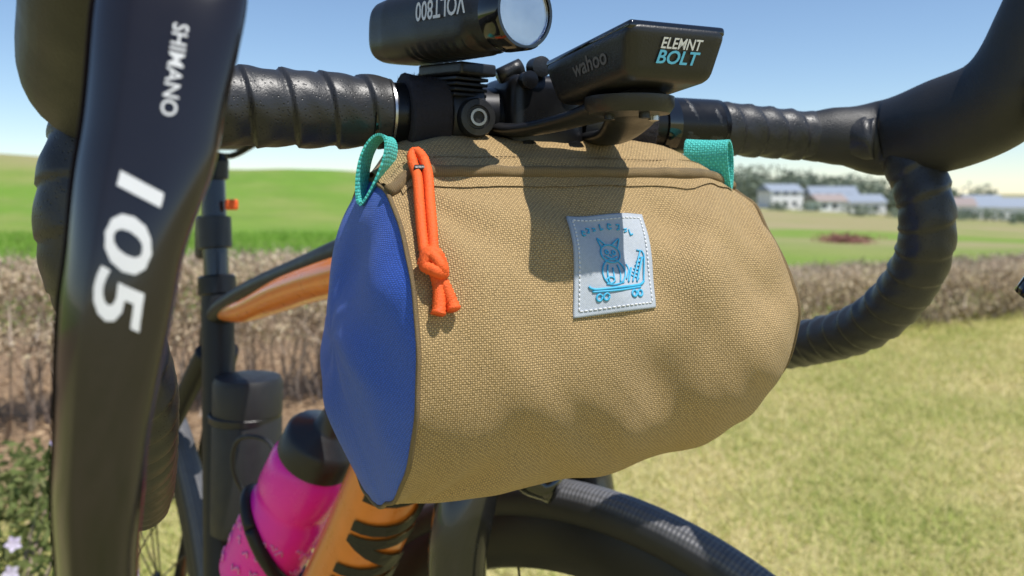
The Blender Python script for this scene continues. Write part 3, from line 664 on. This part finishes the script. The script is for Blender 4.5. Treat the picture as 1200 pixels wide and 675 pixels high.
M_wall=simple('house_wall',(.78,.78,.77),.8,nscale=2); M_roof=simple('house_roof',(.28,.32,.38),.7,nscale=3,spec=.2); M_roof2=simple('house_roof_red',(.34,.28,.26),.7,nscale=3,spec=.2); M_win=simple('window_glass',(.06,.07,.08),.3)  # roof colours greyed and paled, aerial haze put into the paint
def house(x,y,wd,dp,h,roof,ang):
    z0=float(terr(np.array(float(x)),np.array(float(y))))-.3; e=empty('house',(x,y,z0)); a=V((math.cos(ang),math.sin(ang),0)); b=V((-math.sin(ang),math.cos(ang),0)); c=V((x,y,z0))
    rbox('walls',c+Z*h/2,(a,b,Z),(wd,dp,h),M_wall,e,.02,1)
    rv=[];o=.4
    for sx in (-1,1):
        for sy,zz in ((-1,h-.05),(1,h-.05),(0,h+dp*.3)): rv.append(c+a*sx*(wd/2+o)+b*sy*(dp/2+o)+Z*zz)
    mesh_obj('roof',rv,[(0,1,2),(3,5,4),(0,2,5,3),(1,4,5,2),(0,3,4,1)],roof,e,False)
    for k in range(int(wd//2.5)):
        for zz in ([1.6] if h<4 else [1.6,4.2]):
            rbox('window',c+a*(-wd/2+1.5+k*2.5)-b*(dp/2+.01)+Z*zz,(a,b,Z),(1.2,.08,1.1),M_win,e,.01,1)
for x,y,wd,dp,h,r,an in ((84,205,9,6,3,M_roof,.1),(98,190,8,6,3.1,M_roof2,-.2),(106,200,12,7,3,M_roof,.05),(70,190,7,5,2.7,M_roof2,.2),(118,215,10,6,4.5,M_roof,.15),(80,214,11,7,4.5,M_roof,-.1),(122,212,14,8,3.5,M_roof,.1),(66,210,9,6,4.6,M_roof,.3)):
    house(x,y,wd,dp,h,r,an)
n=1100; x=rng.normal(6.55,.22,n); y=rng.normal(16.8,.3,n); z=terr(x,y)+abs(rng.normal(.07,.05,n))
np_mesh('red_shrub',quads(x,y,z,rng.uniform(.02,.04,n)).reshape(-1,3),4,island('red_leaves',[(.22,.13,.09),(.33,.15,.13),(.42,.2,.16)],nscale=3))
# ------------------------------------------------------------------ flowering bush bottom-left
bush=empty('flowering_bush',(-.98,1.65,0))
n=8000; d=rng.normal(size=(n,3)); d/=np.linalg.norm(d,axis=1)[:,None]; r=rng.uniform(.4,1,n)**.5
x=-1.0+d[:,0]*r*.26; y=1.65+d[:,1]*r*.28; z=.16+d[:,2]*r*.26; cl=np.array([noise.noise(V((p*9,q*9,s*9))) for p,q,s in zip(x,y,z)]); k=(cl>-.1)&(z>0); x,y,z=x[k],y[k],z[k]
np_mesh('leaves',quads(x,y,z,rng.uniform(.008,.018,len(x)),.5).reshape(-1,3),4,island('bush_leaves',[(.07,.09,.035),(.13,.17,.05),(.22,.25,.09),(.36,.30,.18)],nscale=9,trans=.3),bush)
st=[]
for i in range(60):
    a=random.uniform(0,6.28); p0=V((-1.0+.03*math.cos(a),1.65+.03*math.sin(a),0)); p1=V((-1.0+.22*math.cos(a),1.65+.22*math.sin(a),.35*random.uniform(.5,1.1)))
    st.append(np.array([p0,p1]))
st=np.array(st); np_mesh('stems',strips(st[:,0],st[:,1],np.full(len(st),.004)).reshape(-1,3),4,M_twig,bush)
fl_=[]
for i in range(30):
    dv=V(rng.normal(size=3)).normalized()
    if dv.y>.3: dv.y=-dv.y
    dv.z=abs(dv.z); c=V((-1.0,1.65,.16))+V((dv.x*.27,dv.y*.29,dv.z*.27)); ax_,bx_,by_=basis(dv)
    for k in range(5):
        a=2*math.pi*k/5; e=bx_*math.cos(a)+by_*math.sin(a); f=bx_*math.cos(a+.55)+by_*math.sin(a+.55); g=bx_*math.cos(a-.55)+by_*math.sin(a-.55)
        fl_.append([c,c+f*.010+dv*.003,c+e*.015+dv*.004,c+g*.010+dv*.003])
np_mesh('flowers',np.array(fl_).reshape(-1,3),4,island('petals',[(.5,.38,.6),(.62,.55,.70),(.7,.66,.74)],nscale=5,trans=.2),bush)
bpy.context.view_layer.update()
print('top-level:',[o.name for o in sc.objects if o.parent is None])
